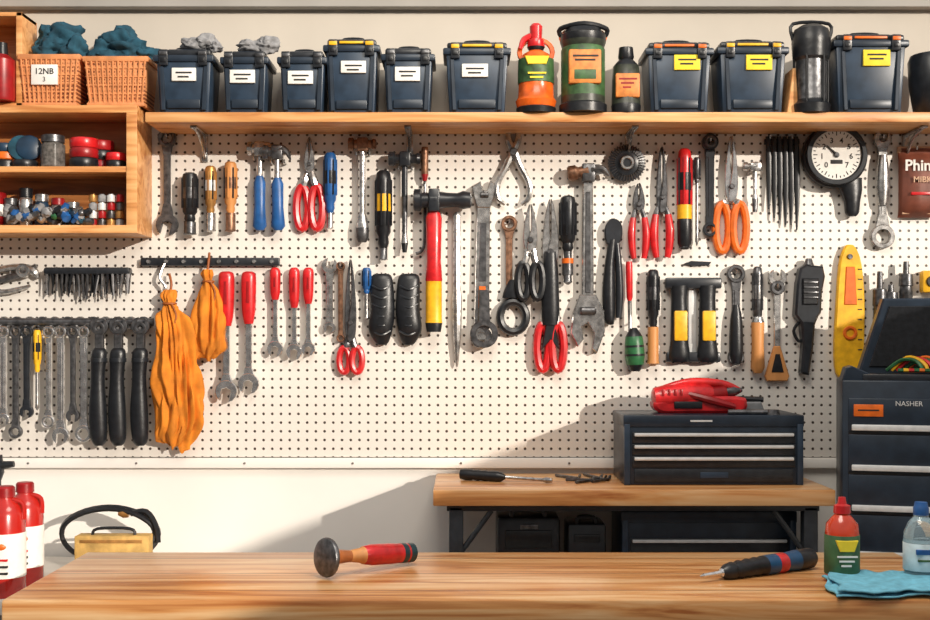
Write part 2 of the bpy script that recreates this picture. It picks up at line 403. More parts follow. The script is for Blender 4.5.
cloth_pile('work_glove',.155,[(248,43,-18,14,7,12),(264,42,-16,14,9,11)],GRY)
h=.14;vb=vat(ZS,h)
AMB=M('amber_plastic',(222,98,30),0,.25,.35,40);DOL=M('dark_olive',(50,54,44),0,.4,.5,60)
DGR=M('label_dark_green',(58,92,52),0,.5,.5,50);LOR=M('label_orange',(214,130,60),0,.5,.3,60)
b=B('lubricant_spray_bottle',h)
b.lathe((536,vb),(536,24),[(0,19,BLK),(.06,20),(.07,19,AMB),(.14,20.5),(.18,18),(.3,17.5),(.55,17),(.66,13),(.7,7,BLK),(.74,9,RED),(.82,8),(.83,6),(.97,6.5),(1,4)],AMB,24)
b.ring(536,52,19,14,-4,0,AMB,20,.8);b.lathe((536,vb-30),(536,vb-54),[(0,18.2,DGR),(.5,18.2),(1,17.8)],DGR,24)
b.tube([(536,34,0),(524,40,2),(520,50,4)],[3,3,2],RED,8)
b.poly([(524,60),(548,60),(545,68),(527,68)],14,18.6,YLB,.5);bars(b,527,76,545,2,18.8,YLB);b.done()
b=B('garden_chemical_canister',h)
b.lathe((583,vb),(583,30),[(0,24,BLK),(.1,24),(.12,22,DOL),(.2,22,DGR),(.75,22,DGR),(.78,21,DOL),(.85,23,BLK),(.93,23),(.95,20),(1,18)],DOL,26)
b.box(567,54,599,88,14,22.4,LOR,2);bars(b,571,60,596,2,22.8,INK,4);b.box(572,74,594,84,20,22.8,DGR,1)
b.ring(583,38,24,21,-3,2,ORG,20,.5);b.tube([(562,38,0),(560,30,4),(583,27,14),(606,30,4),(604,38,0)],2.5,BLK,8);b.done()
b=B('oil_bottle',h)
b.lathe((626,vb),(626,48),[(0,14,BLK),(.12,15),(.14,14.5,DOL),(.5,14),(.72,13,BLK),(.82,7),(.85,8),(1,7)],DOL,20)
b.box(614,76,638,100,8,14.6,LOR,1.5);bars(b,617,81,635,3,14.8,DRD);b.done()
b=B('camping_lantern',h)
b.lathe((811,vb),(811,26),[(0,18,BLK),(.1,19),(.13,16),(.16,15,DST),(.6,15,DST),(.63,18,BLK),(.8,19),(.86,19),(.95,17),(1,10)],BLK,24)
for k in range(6):
    a=k*math.pi/3;b.tube([(811+17*math.cos(a),vb-10,17*math.sin(a)),(811+17*math.cos(a),50,17*math.sin(a))],1.2,BLK,6,sm=0)
b.tube([(793,40,0),(793,24,0),(829,24,0),(829,40,0)],1.8,BLK,8);b.done()
b=B('steel_mixing_bowl',.12);v2=vat(ZS,.12)
b.lathe((936,v2),(936,56),[(0,16),(.1,22),(.5,26),(.9,27),(1,25),(.95,23),(.3,20)],BLK2,28);b.done()
b=B('wooden_wedge_block',.15);v2=vat(ZS,.15);b.poly([(787,v2),(799,v2),(796,68),(793,68)],-30,0,WOOD);b.done()

# ------------------------------------------------ TOOL PARTS
def shaft(b,y0,y1,hw0,hw1,m,w0=2,w1=5): b.poly([(-hw0,y0),(hw0,y0),(hw1,y1),(-hw1,y1)],w0,w1,m,.6)
def comb(name,u,v,L,r1,r2,sw,m,top='open',bot='box',ang=0,h=.004,hook=True,tilt=14):
    b=B(name,h).frame(u,v,ang)
    shaft(b,r1*1.6,L-r2*1.6,sw,sw*.9,m);b.poly([(-sw*.45,r1*2.6),(sw*.45,r1*2.6),(sw*.4,L-r2*2.6),(-sw*.4,L-r2*2.6)],4,5.6,m,.4)
    for e,y,r,d in ((top,r1,r1,-90),(bot,L-r2,r2,90)):
        if e=='open': b.jaw(0,y,r,d+tilt,m,1,6)
        elif e=='box': b.ring(0,y,r,r*.58,1,6.5,m)
        elif e=='hex': b.ring(0,y,r,r*.55,1,8,m,6)
        elif e=='ratchet': b.ring(0,y,r,r*.45,1,9,m);b.ring(0,y,r*.75,r*.4,8,10,DST)
        s_=1 if d<0 else -1
        if e: b.poly([(-r*.62,y+s_*r*.6),(r*.62,y+s_*r*.6),(sw,y+s_*r*1.9),(-sw,y+s_*r*1.9)],1.5,5.5,m,.5)
    if hook: b.hook(0,r1*.9,8)
    return b
def driver(name,u,v,L,hl,hr,mh,band=None,sr=2,ms=None,ang=0,h=.004,tip=3):
    b=B(name,h).frame(u,v,ang);ms=ms or STEEL;w=hr+1
    bd=band or mh
    b.lathe((0,0,w),(0,hl,w),[(0,hr*.55),(.03,hr*.85),(.12,hr,mh),(.3,hr*.95,bd),(.5,hr,bd),(.52,hr*.96,mh),(.78,hr*.9),(.84,hr*.62),(.92,hr*.7),(1,hr*.45)],mh,16)
    for k in range(8):
        a=k*math.pi/4+.2
        b.tube([(hr*math.cos(a),hl*.12,w+hr*math.sin(a)),(hr*math.cos(a),hl*.7,w+hr*math.sin(a))],hr*.13,BLK if k%2 else mh,5,sm=0)
    b.lathe((0,hl-1,w),(0,L,w),[(0,sr),(.85,sr),(.93,sr*1.15),(1,sr*.3)],ms,10,)
    b.hook(hr*.0,hl*.98,w*.6);return b
def pliers(name,u,v,L,jl,jw,hs,mj,mh,hr,loops=False,ang=0,h=.004,sharp=False,grip0=.22,lw=None):
    b=B(name,h).frame(u,v,ang)
    for s_ in (-1,1):
        w=2 if s_<0 else 4
        tipx=.3 if not sharp else .2
        b.poly([(s_*tipx,0),(s_*jw*.45,jl*.12),(s_*jw,jl*.6),(s_*jw*1.15,jl),(s_*jw*.8,jl*1.3),(-s_*jw*.5,jl*1.35),(-s_*jw*.3,jl*1.0),(s_*.5,jl*.72),(s_*.7,jl*.3)],w-1,w+4,mj,.6,4)
        if loops:
            ry=(L-jl)*.3 if lw is None else lw;cx=s_*hs;cy=L-ry
            b.tube([(-s_*jw*.2,jl*1.1,w+1),(s_*jw*.5,jl*1.3,w+1),(s_*hs*.55,(jl*1.3+cy-ry)/2+2,w+1),(s_*hs*.8,cy-ry*.9,w+1)],[jw*.5,jw*.5,hr,hr],mh if grip0<.1 else mj,8)
            b.tube([(cx+hs*.78*math.cos(t*math.pi/6)*1.0,cy+ry*.88*math.sin(t*math.pi/6),w+1) for t in range(12)],hr,mh,8,closed=True,sm=2)
        else:
            y0=jl*1.15;H=L-y0
            p=[(s_*jw*.3,y0,w+1),(s_*hs*.85,y0+H*grip0,w+2),(s_*hs*1.1,y0+H*.5,w+3),(s_*hs,y0+H*.8,w+3),(s_*hs*.75,L,w+3)]
            b.tube(p[:2]+[p[2]],[jw*.45,hr*.7,hr*.4],mj,8)
            b.tube(p[1:],[hr*.85,hr*1.1,hr,hr*.75],mh,10)
    b.lathe((0,jl*1.05,5),(0,jl*1.05,10),[(0,jw*.5),(.8,jw*.5),(1,jw*.35)],DST,14)
    b.hook(0,jl*1.5,7);return b
def hammer(name,u,v,L,left,right,hh,mh,handle,claw=True,ang=0,h=.004,hw=4,mir=1):
    b=B(name,h).frame(u,v,ang,1,mir);w=8
    b.lathe((-left,hh*.5,w),(2,hh*.5,w),[(0,hh*.42),(.04,hh*.5),(.3,hh*.5),(.38,hh*.34),(.65,hh*.34),(.75,hh*.42),(1,hh*.42)],mh,16)
    b.box(-5,hh*.02,6,hh*1.05,w-hh*.4,w+hh*.4,mh,1.5)
    if claw:
        for o in (-2.5,2.5):
            b.tube([(2,hh*.45,w+o*.4),(right*.45,hh*.35,w+o*.7),(right*.8,hh*.6,w+o),(right,hh*1.1,w+o*1.2)],[hh*.36,hh*.3,hh*.2,.6],mh,8)
    else:
        b.lathe((2,hh*.5,w),(right,hh*.5,w),[(0,hh*.42),(.3,hh*.34),(.6,hh*.32),(.75,hh*.42),(.95,hh*.36),(1,hh*.2)],mh,14)
    b.lathe((0,hh*.6,w),(0,L,w),[(t,r,m) for t,r,m in handle],handle[0][2],14,flat=.75)
    b.hook(-6,hh*1.25,6);b.hook(7,hh*1.25,6);return b

# ------------------------------------------------ ROW 1
comb('combination_wrench',168,130,106,9,11,3.6,DST,'box','open').done()
driver('nut_driver',192,174,62,50,8,BLK,DST,6,DST).done()
driver('wood_chisel',212,167,66,48,6,BRASS,SILV,5,STEEL).done()
driver('wood_chisel',232,163,70,52,6.5,WDH,RUST,5,RUST).done()
HB=[(0,2.5,STEEL),(.25,2.8,STEEL),(.32,3.2,BLU),(.4,6,BLU),(.7,5.5,BLU),(.95,7,BLU),(1,4,BLU)]
hammer('claw_hammer',261,143,88,12,18,14,STEEL,HB,True).done()
hammer('claw_hammer',278,146,85,14,13,14,DST,HB,True,h=.016,ang=-1).done()
pliers('red_handle_pliers',310,138,94,26,4.5,7.5,STEEL,RED,4.0,True,lw=24).done()
driver('blue_screwdriver',331,154,76,60,6.5,BLU,BLK,3,STEEL).done()
hammer('ball_peen_hammer',363,139,104,14,14,13,RUST,[(0,3,STEEL),(.7,3,STEEL),(.75,5,STEEL),(.85,6.5,DST),(.95,6.5,DST),(1,4,DST)],False).done()
driver('yellow_band_screwdriver',384,172,89,78,8,BLK,YEL,4,DST).done()
hammer('tack_hammer',405,153,100,16,16,14,BLK2,[(0,3,BLK2),(.4,3,DST),(.8,2.4,STEEL),(.9,3.5,BLK),(1,2,BLK)],False).done()
b=B('long_reach_hook_pick').frame(425,148);b.lathe((0,0,6),(0,34,6),[(0,3),(.1,3.6,RUST),(.8,3.6,DRD),(1,2)],RUST,10);b.tube([(0,34,4),(0,90,4),(-3,103,4),(-9,106,4)],1.6,DST,8);b.hook(0,36,5);b.done()
hammer('claw_hammer',434,190,142,20,38,22,BLK2,[(0,6,BLK),(.08,6,RED),(.12,8,RED),(.45,7,RED),(.6,8.5,RED),(.61,8,YEL),(.9,8,YEL),(.93,8.5,BLK),(1,7,BLK)],False,h=.018).done()
b=B('cold_chisel').frame(457,213);b.lathe((0,0,4),(0,154,4),[(0,3),(.02,4),(.5,4),(.55,5),(.75,4.5),(.98,1.5),(1,.5)],STEEL,8);b.hook(0,5,4);b.done()
def adj(name,u,v,L,w_,m,head=14,ang=0,gripm=None,top=True,h=.004):
    b=B(name,h).frame(u,v,ang)
    if not top: b.frame(u,v+L,ang+180)
    b.poly([(-head*.3,0),(-head*.1,head*.75),(head*.25,head*.75),(head*.5,-1),(head,head*.3),(head*.85,head*1.2),(w_,head*2.2),(-w_,head*2.2),(-head*.8,head*1.4),(-head,head*.5)],1,7,m,.8)
    b.lathe((-head*.3,head*1.15,7),(head*.4,head*1.15,7),[(0,2),(.1,3),(.9,3),(1,2)],DST,10)
    shaft(b,head*2,L-8,w_,w_*1.15,m,2,6)
    if gripm:
        b.poly([(-w_*.45,L*.25),(w_*.45,L*.25),(w_*.55,L*.6),(-w_*.55,L*.6)],5,6.8,DST,.4)
        b.poly([(-w_*.5,L*.63),(w_*.5,L*.63),(w_*.55,L*.76),(-w_*.55,L*.76)],5,6.9,gripm,.4)
    b.ring(0,L-w_*1.6,w_*1.7,w_*.7,1.5,6.5,m)
    b.hook(0,head*1.0 if top else L-w_*1.6,7)
    return b
adj('adjustable_wrench',484,182,166,6.5,STEEL,12,1,ORG).done()
b=B('large_ring_spanner',.022).frame(484,320);b.ring(0,14,14,8,1,7,DST);b.poly([(-5,-30),(5,-30),(6,3),(-6,3)],1,6,DST);b.tube([(0,4,-8),(0,4,6)],1.2,STEEL,6,sm=0);b.done()
b=B('slip_joint_pliers').frame(513,127)
for s_ in(-1,1):
    b.tube([(s_*3,0,4),(s_*5,12,4),(s_*1,22,4),(-s_*2,30,4)],[1.6,3.5,4.2,3.8],STEEL,8)
    b.tube([(s_*1,26,4+s_),(s_*8,42,5),(s_*16,58,5),(s_*15,72,5),(s_*8,78,5)],[4.2,3.2,3.2,2.8,1.8],STEEL,8)
b.lathe((0,26,4),(0,26,11),[(0,4),(.8,4),(1,3)],DST,14);b.hook(0,34,6);b.done()
b=comb('ratcheting_wrench',509,216,90,8,6,3.5,RUST,'box',None);b.frame(513,290);b.loft([(0,-10,4,4,4),(0,0,9,5,4),(0,8,11,5,4)],BLK);b.tube([(13*math.cos(t*math.pi/6),27+15*math.sin(t*math.pi/6),5) for t in range(12)],4,BLK,8,closed=True,sm=2);b.done()
pliers('tin_snips',530,205,96,34,6,7,STEEL,BLK,3.6,True,lw=20,h=.02).done()
b=pliers('tin_snips',550,200,173,50,7,7.5,STEEL,RED,4.2,True,lw=26,h=.012);b.frame(550,200);b.loft([(0,52,6,4,6),(0,75,8,6,6),(0,110,9,6,6),(0,125,8,5,6)],BLK);b.poly([(-4,120),(4,120),(9,150),(0,140),(-9,150)],4,9,BLK,1);b.done()
b=driver('offset_screwdriver',567,197,88,56,8,BLK,BLK2,4,DST);b.frame(567,197);b.lathe((0,62,8),(0,80,8),[(0,5.5),(.9,5.5),(1,3)],DST,12);b.lathe((0,62,8),(0,67,8),[(0,5.8),(1,5.8)],ORG,12);b.done()
b=B('roofing_hammer').frame(587,163)
b.lathe((-20,12,9),(0,9,9),[(0,6),(.1,7.5),(.4,7.5),(.55,5),(1,6)],RUST,14);b.box(-6,2,7,20,4,14,DST,1.5)
b.tube([(3,9,9),(14,8,9),(21,14,9)],[6,4.5,1.2],DST,8)
b.poly([(-5,18),(5,18),(6,140),(-6,140)],2,9,STEEL,1);b.poly([(-2.2,30),(2.2,30),(2.6,130),(-2.6,130)],8,10,DST,.5)
b.poly([(-8,132),(8,132),(16,148),(17,168),(9,190),(4,186),(6,170),(0,160),(-6,164),(-4,176),(-10,184),(-17,170),(-15,150)],1,10,STEEL,1)
b.lathe((-8,148,10),(8,148,10),[(0,3),(.1,4.5),(.9,4.5),(1,3)],DST,12);b.hook(0,22,8);b.done()
b=B('wire_brush_wheel').frame(626,164)
b.lathe((0,0,-1.5),(0,0,9),[(0,16),(.2,18),(.7,18),(.8,15),(.85,9),(1,7)],BLK2,28)
for k in range(36):
    a=k*math.pi/18;b.tube([(12*math.cos(a),12*math.sin(a),8),(18.8*math.cos(a),18.8*math.sin(a),5)],.8,DST,5,sm=0)
b.ring(0,0,7,4,7,11,STEEL);b.done()
b=B('long_nose_locking_pliers').frame(612,220)
b.poly([(-3,0),(4,0),(9,6),(9,18),(4,26),(-6,24),(-8,10)],1,8,BLK2,1,3)
b.loft([(0,20,4,4,5),(-3,45,5,5,5),(-4,75,6.5,6,5),(-3,100,5,5,5),(-2,105,2,2,5)],BLK);b.loft([(4,22,3,3,5),(6,45,3.5,4,5),(7,75,4,4,5),(6,98,3,3,5)],BLK2);b.hook(0,28,5);b.done()
pliers('diagonal_cutters',638,184,75,20,5,6.5,DST,RED,3.6,ang=0).done()
pliers('needle_nose_pliers',661,148,110,48,4.5,7,DST,RED,4.0,sharp=True).done()
b=driver('red_screwdriver',683,150,100,80,7,RED,BLK,5,BLK)
b.lathe((0,56,8),(0,70,8),[(0,7.4),(1,7.4)],YEL,14);b.lathe((0,70,8),(0,100,8),[(0,7),(.1,7.5),(.8,7),(1,4)],BLK,14);b.done()
driver('needle_file',696,158,88,26,3.5,DST,None,1.6,STEEL).done()
comb('black_ring_wrench',709,135,102,8,7,4.5,BLK2,'ratchet','box').done()
pliers('orange_scissors',730,137,118,48,5.5,8.5,CHR,ORG,4.0,True,lw=27,sharp=True).done()
hammer('tack_hammer',753,163,50,12,7,9,STEEL,[(0,1.8,STEEL),(.6,1.8,STEEL),(.7,3,DST),(1,2.4,DST)],False).done()
b=B('zip_tie_bundle').frame(765,137)
for k in range(6):
    x=2+k*5.6;L=72+k*4+random.random()*6
    b.loft([(x,0,2.2,1.5,3),(x+.5,10,2.6,1.6,3+k%2),(x+1,L*.6,2.8,1.6,4),(x+.6,L,.8,.8,4)],BLK,8,sm=3)
b.box(-1,2,34,8,-1.5,3,BLK2,1);b.hook(4,2,5);b.hook(26,2,5);b.done()
b=B('dial_pressure_gauge').frame(832,157)
b.lathe((0,0,-1.5),(0,0,14),[(0,29),(.3,32),(.8,32),(1,29)],BLK,40)
b.lathe((0,0,13),(0,0,14.6),[(0,25),(1,24.5)],WH,40);b.ring(0,0,30,25,13,17,BLK2,40)
for k in range(36):
    a=k*math.pi/18;r=21 if k%3 else 19
    b.tube([(r*math.cos(a),r*math.sin(a),14.8),(23*math.cos(a),23*math.sin(a),14.8)],.45,INK,4,sm=0)
for k in range(8):
    a=math.radians(135+k*270/7);b.text(str(k),14.5*math.cos(a),14.5*math.sin(a),5.5,INK,14.8,.1)
b.tube([(0,0,15.5),(-10,-9,15.5)],[1.4,.5],INK,6,sm=0);b.lathe((0,0,14.6),(0,0,17),[(0,3),(1,2)],DST,12)
b.box(-6,5,6,9,14,15,INK,.3)
b.loft([(14,22,14,6,6),(17,34,11,6,6),(18,46,8,6,6),(18,56,7,5,6),(18,60,4,4,6)],BLK)
b.done()
b=comb('ratchet_wrench',881,131,118,9,12,4.2,STEEL,'open','box');b.frame(881,131);b.loft([(0,25,4,4,5),(0,40,6,5,5),(0,60,6.5,5,5),(0,75,4,4,5)],STEEL);b.done()
BR=M('brown_foil',(118,62,44),0,.55,.3,30,.5);TAN=M('tan_band',(206,164,132))
b=B('snack_bag').frame(915,184)
b.loft([(0,-35,18,2,3),(0,-30,18,3,3),(0,-18,18.5,8,6),(0,10,19,10,7),(0,26,19,8,6),(0,34,19,2,3)],BR,36,rip=.04,rn=6)
b.box(-18,-37,20,-30,-1,4,TAN,.8);b.text('Phinn',1,-16,11,WH,15.8,.35);b.text('MIBK',1,-2,6,TAN,17.8,.1);b.box(-10,10,12,13,14,17.6,RED,.3);b.box(-16,27,18,31,1,9,TAN,.6);b.hook(0,-34,5);b.done()

# ------------------------------------------------ ROW 2 left
b=B('pipe_pliers').frame(-8,272)
b.tube([(0,0,5),(20,-4,5),(34,-4,5),(44,0,5),(48,6,5)],[3.5,3.5,4,4.5,2],STEEL,8);b.tube([(0,12,5),(18,6,5),(32,2,5),(46,-6,5)],[3.5,3.5,4,2.4],DST,8);b.ring(34,-1,7,3,1,10,STEEL);b.hook(20,2,4)
b.tube([(2,12,5),(10,20,5),(26,18,5),(40,14,5)],[2,2.5,2.5,1.5],STEEL,8);b.done()
b=B('wire_brush').frame(48,268)
b.box(0,0,85,7,1,14,BLK2,2)
for k in range(17):
    for q in range(3): b.tube([(3+k*5,6,4+q*4),(2+k*5+random.uniform(-3,3),random.uniform(24,33)-abs(k-8)*.6,4+q*4+random.uniform(-2,2))],[1.3,.7],random.choice([DST,GRY,STEEL,BLK]),5,sm=0)
b.hook(10,2,3);b.hook(75,2,3);b.done()
b=B('tool_rail').frame(142,258)
b.box(0,0,138,8,-1.4,6,BLK2,1)
for k in range(8): b.lathe((8+k*17.5,4,5),(8+k*17.5,4,8),[(0,2.4),(1,1.8)],STEEL,10)
b.tube([(24,6,6),(20,20,9),(26,30,9),(22,42,8),(27,46,8)],1.6,STEEL,8)
b.done()
def pouch(u,v,rows,cordx,rn,seed):
    b=B('canvas_drawstring_pouch',.012).frame(u,v)
    b.loft(rows,MUST,96,rip=.1,rn=rn,drift=.03,sm=6,crease=.95,seed=seed,hem=16)
    x,y,hw,hd,wc=rows[2];b.tube([(x+hw*1.08*math.cos(t*math.pi/4),y,wc+hd*1.25*math.sin(t*math.pi/4)) for t in range(8)],1.2,CORD,6,closed=True,sm=2)
    b.tube([(rows[0][0],rows[0][1]+3,8),(rows[0][0]+1,-14,7),(rows[0][0]+cordx,-24,3)],1.3,CORD,6)
    b.tube([(x+3,y,wc+hd),(x+8,y+12,wc+hd+2),(x+5,y+24,wc+hd+3)],[1,1,.8],CORD,6)
    return b.done(sharp=75)
pouch(180,298,[(-8,-8,6,3,9),(-9,-2,9,5,10),(-8,6,6,4,10),(-5,18,13,6,11),(-2,34,18,8,12),(0,60,22,9,13),(1,85,24,9,14),(2,108,24,9,14),(1,126,24,8,13),(-2,136,22,7,12),(-4,143,16,4,11),(-5,145.5,8,2,11)],-2,5,3.3)
pouch(211,277,[(-2,-7,5,3,8),(-2,-2,7,4,9),(-1,5,5,3,9),(0,16,10,5,10),(1,34,14,6,11),(0,54,16,7,12),(-1,70,17,6,11),(-2,77,14,4,10),(-2,80,8,2,10)],1,4,8.1)
def grip_wrench(u,v,L,hl,hr,R,m=RED,ang=0,end='open',h=.004,name='red_handle_wrench'):
    b=B(name,h).frame(u,v,ang);w=hr
    b.loft([(0,0,hr*.5,hr*.4,w),(0,3,hr*.95,hr*.7,w),(0,hl*.3,hr,hr*.8,w),(0,hl*.75,hr*.9,hr*.7,w),(0,hl,hr*.6,hr*.5,w)],m,14)
    b.poly([(-hr*.15,10),(hr*.15,10),(hr*.18,hl*.6),(-hr*.18,hl*.6)],w+hr*.6,w+hr*.86,DRD if m is RED else BLK,.3)
    shaft(b,hl-2,L-R*1.5,hr*.42,hr*.42,CHR,w-2,w+2)
    if end=='open': b.jaw(0,L-R,R,100,CHR,w-3,w+3,.4);b.poly([(-R*.7,L-R*1.3),(R*.7,L-R*1.3),(hr*.42,L-R*2.6),(-hr*.42,L-R*2.6)],w-2.5,w+2.5,CHR,.5)
    else: b.ring(0,L-R,R,R*.5,w-3,w+3,CHR)
    b.hook(0,hl+3,w-2);return b
grip_wrench(228,272,130,54,8,11).done();grip_wrench(250,272,122,52,7.5,10.5).done()
grip_wrench(276,268,89,32,5.5,8,RED).done();grip_wrench(295,268,92,40,5.5,8).done();grip_wrench(309,268,88,36,5.5,7).done()
comb('combination_wrench',330,258,76,8,6,3.5,STEEL,'open','open').done()
pliers('red_handle_pliers',351,260,114,60,5,6.5,DST,RED,3.2,True,lw=14,h=.008).done()
comb('combination_wrench',341,262,80,4.5,4,2.5,RUST,'box','box').done()
driver('blue_screwdriver',367,268,52,26,4.5,BLU,None,1.8,STEEL).done()
for u in (382,409):
    b=B('black_oval_glove').frame(u,274)  # black oval gloves, modelled as simple ribbed pads
    q=1 if u<400 else -1
    b.loft([(0,0,7,3,4),(0,6,11,5,5),(q,35,12,7,6),(-q,55,12,7,6),(0,68,7,4,4),(0,71,3,2,4)],BLK,24)
    for k in range(6): b.tube([(-9,12+k*9,9),(0,16+k*9,13),(9,12+k*9,9)],1.0,BLK2,6)
    b.hook(0,2,6);b.done()
b=B('tool_rail').frame(-40,320)
b.tube([(0,2,6),(195,2,6)],4,DST,10,sm=0)
for k in range(4): b.lathe((12+k*57,2,-1.4),(12+k*57,2,6),[(0,4),(.3,2.5),(1,2.5)],DST,10)
for k in range(15): b.ring(9+k*12.6,3,6.5,4,5,8,STEEL if k%2 else DST,14)
b.done()
for i,(u,L,m,s_) in enumerate([(-8,110,STEEL,3.5),(5,100,CHR,3),(17,112,DST,3.2),(28,92,BLK2,3.2),(50,102,CHR,3),(62,118,CHR,3.6),(85,116,CHR,3.6),(74,96,DST,2.6)]):
    comb('combination_wrench',u,326,L,6,8.5 if i in(5,6) else 6.5,s_,m,'box','open' if i%2 else 'box',h=.022,tilt=5).done()
driver('slim_screwdriver',39,330,80,42,4,YEL,BLK,1.8,STEEL,h=.02).done()
for u in(101,120,142):
    b=B('black_handle_pliers',.02).frame(u,318)
    b.jaw(0,8,9,-80,DST,3,8);b.ring(0,10,6,2.5,3,9,DST);b.poly([(-4,16),(4,16),(4,34),(-4,34)],2,8,DST)
    b.loft([(0,30,5,4,6),(0,36,8,6,7),(-1,60,7,6,7),(-1,95,9,7,7),(0,120,8,6,7),(0,127,4,3,7)],BLK,16)
    b.lathe((0,40,7),(0,44,7),[(0,8.4),(1,8.4)],BLK2,14);b.tube([(0,10,-8),(0,10,8)],1.5,STEEL,6,sm=0);b.done()

# ------------------------------------------------ ROW 2 right
b=B('green_handle_screwdriver').frame(628,262,-1)
b.lathe((0,0,7),(0,78,7),[(0,3),(.05,3.6,RED),(.45,3.2,RED),(.5,2,STEEL),(.95,2,STEEL),(1,4)],RED,12)
b.lathe((3,66,10),(4,109,10),[(0,3,BLK),(.1,6),(.2,8.5,GRN),(.4,9.5,BLK),(.45,9.5,GRN),(.6,10,BLK),(.65,10,GRN),(.85,8.5,BLK),(1,5)],GRN,16);b.hook(0,62,5);b.done()
driver('wood_rasp',652,270,96,58,6,BLK,DST,5.5,WDH).done()
b=B('double_grip_bar_clamp').frame(692,278)
b.box(-28,0,28,11,1,10,BLK2,2)
for x in(-14,14):
    b.loft([(x,8,9,6,7),(x,20,8,6,7),(x,36,8.5,6.5,7),(x,62,9,7,7),(x,78,11,7,7),(x,84,9,5,7)],BLK,16)
    b.box(x-6,33,x+7,63,10,15,YEL,1.5)
b.box(-27,74,27,84,2,9,BLK2,1.5);b.box(-4,10,4,78,0,3,SILV,.5);b.hook(0,12,3);b.done()
b=B('marker_tag').frame(697,262);b.poly([(-14,2),(-6,-1),(14,0),(12,3),(-4,4)],-1.3,2,BLK2,.4);b.done()
b=comb('black_ring_wrench',735,265,100,9,8,4,DST,'box','box');b.frame(735,265);b.loft([(0,40,3,3,5),(0,55,6,5,5),(0,85,7,6,5),(0,98,5,4,5)],BLK);b.done()
b=driver('wood_chisel',756,267,106,62,5,DST,STEEL,2,STEEL);b.frame(756,267);b.lathe((0,50,7),(0,106,7),[(0,5,STEEL),(.1,6.5,WDH),(.5,6,WDH),(.9,7,WDH),(1,4)],WDH,14);b.done()
b=B('putty_knife').frame(776,270)
b.jaw(0,8,9,-90,STEEL,2,7);b.ring(0,18,7,3,2,8,DST);shaft(b,22,80,3.5,3,STEEL);b.poly([(-3,76),(3,76),(12,106),(10,111),(-10,111),(-12,106)],1,6,WDH,1);b.poly([(-2,84),(2,84),(6,102),(-6,102)],5,7,BLK,.4);b.hook(0,17,8);b.done()
b=B('glue_gun').frame(806,265)
b.poly([(-9,4),(-3,0),(14,2),(16,12),(13,28),(12,48),(9,52),(6,60),(4,84),(0,110),(-8,108),(-6,80),(-8,58),(-14,50),(-12,20)],0,12,BLK2,2)
b.poly([(-7,14),(9,14),(8,40),(-7,40)],11,14,BLK,1);b.tube([(-8,56,6),(-14,66,6),(-9,76,6),(-4,74,6)],1.6,BLK,6);b.lathe((1,0,6),(1,-6,6),[(0,5),(1,3)],DST,12)
for k in range(4): b.box(-6,17+k*5,8,19+k*5,13,15,DST,.4)
b.hook(2,60,6);b.done()
b=B('yellow_angle_level').frame(848,245)
b.poly([(-5,3),(0,0),(6,3),(12,20),(15,60),(14,110),(10,132),(-10,133),(-15,110),(-13,60),(-10,20)],0,6,YEL,1.2,3)
b.ring(0,88,7,4,4,8,ORG);b.poly([(-4,22),(5,22),(7,60),(-6,60)],4,7,ORG,.8);b.lathe((0,12,5),(0,12,8),[(0,3),(1,2.4)],DST,12)
for k in range(9): b.box(8,24+k*10,12,25+k*10,5.5,6.6,INK,0)
b.hook(0,14,6);b.done()
for u,v,L in ((877,272,56),(903,262,40),(888,285,24)):
    b=B('socket_driver',.01).frame(u,v);b.lathe((0,0,8),(0,L,8),[(0,2.5),(.3,3),(.32,6.5,DST),(.6,7),(.62,6),(.9,6.5),(1,4)],DST,16);b.tube([(0,L*.3,-4),(0,L*.3,8)],1.4,STEEL,6,sm=0);b.done()
b=B('yellow_tape_measure').frame(927,282);b.box(-8,-11,10,11,-1.3,10,YEL,2.5);b.lathe((1,0,9),(1,0,12),[(0,6),(1,5)],BLK,16);b.done()

# ------------------------------------------------ REAR BENCH
ZB=HC-.3325;XL=-.071;XR=.822;HF=.34
b=B('rear_workbench').world()
wbox(b,XL,XR,-HF,-.008,ZB-.036,ZB,WOODT,.003)
wbox(b,XL+.03,XR-.03,-HF+.02,-.03,ZB-.05,ZB-.036,BLK2,.002)
for x in(XL+.035,XR-.065):
    for y in(-HF+.02,-.06):
        wbox(b,x,x+.032,y,y+.032,0,ZB-.04,BLK2,.003)
wbox(b,XL+.04,XR-.04,-HF+.03,-.03,.55,.57,WOODT,.002)
b.tube([(XL+.05,-HF+.03,ZB-.16),(XL+.13,-HF+.03,ZB-.05)],.006,BLK2,8,sm=0)
b.tube([(XR-.05,-HF+.03,ZB-.16),(XR-.13,-HF+.03,ZB-.05)],.006,BLK2,8,sm=0)
b.done()
def chest(name,h,u0,v0,u1,v1,dep,strips,lid=True):
    b=B(name,h)
    b.box(u0,v0,u1,v1,-dep,0,NAVYD,1.5)
    if lid: b.box(u0-1,v0-1,u1+1,v0+11,-dep-1,1.5,NAVYD,1.5)
    for (a,c) in strips:
        b.box(u0+8,a,u1-8,c,-1,1.6,BLK2,.8)
        b.box(u0+10,a+1,u1-10,a+4.2,1,5,SILV,.8)
    b.box(u0,v0+8,u0+6,v1,-2,2,NAVY,.8);b.box(u1-6,v0+8,u1,v1,-2,2,NAVY,.8)
    return b
b=chest('drawer_tool_chest',.25,624,416,803,485,85,[(432,443),(444,455),(456,467)])
b.box(634,469,793,482,-1,1.6,BLK2,1);b.box(700,472,728,478,1,2.2,NAVY,.5)
bars(b,690,420,712,1,2,SILV)
b.done()
ZC=zat(415,.25)
b=B('red_power_drill',.17);vb=vat(ZC,.17)
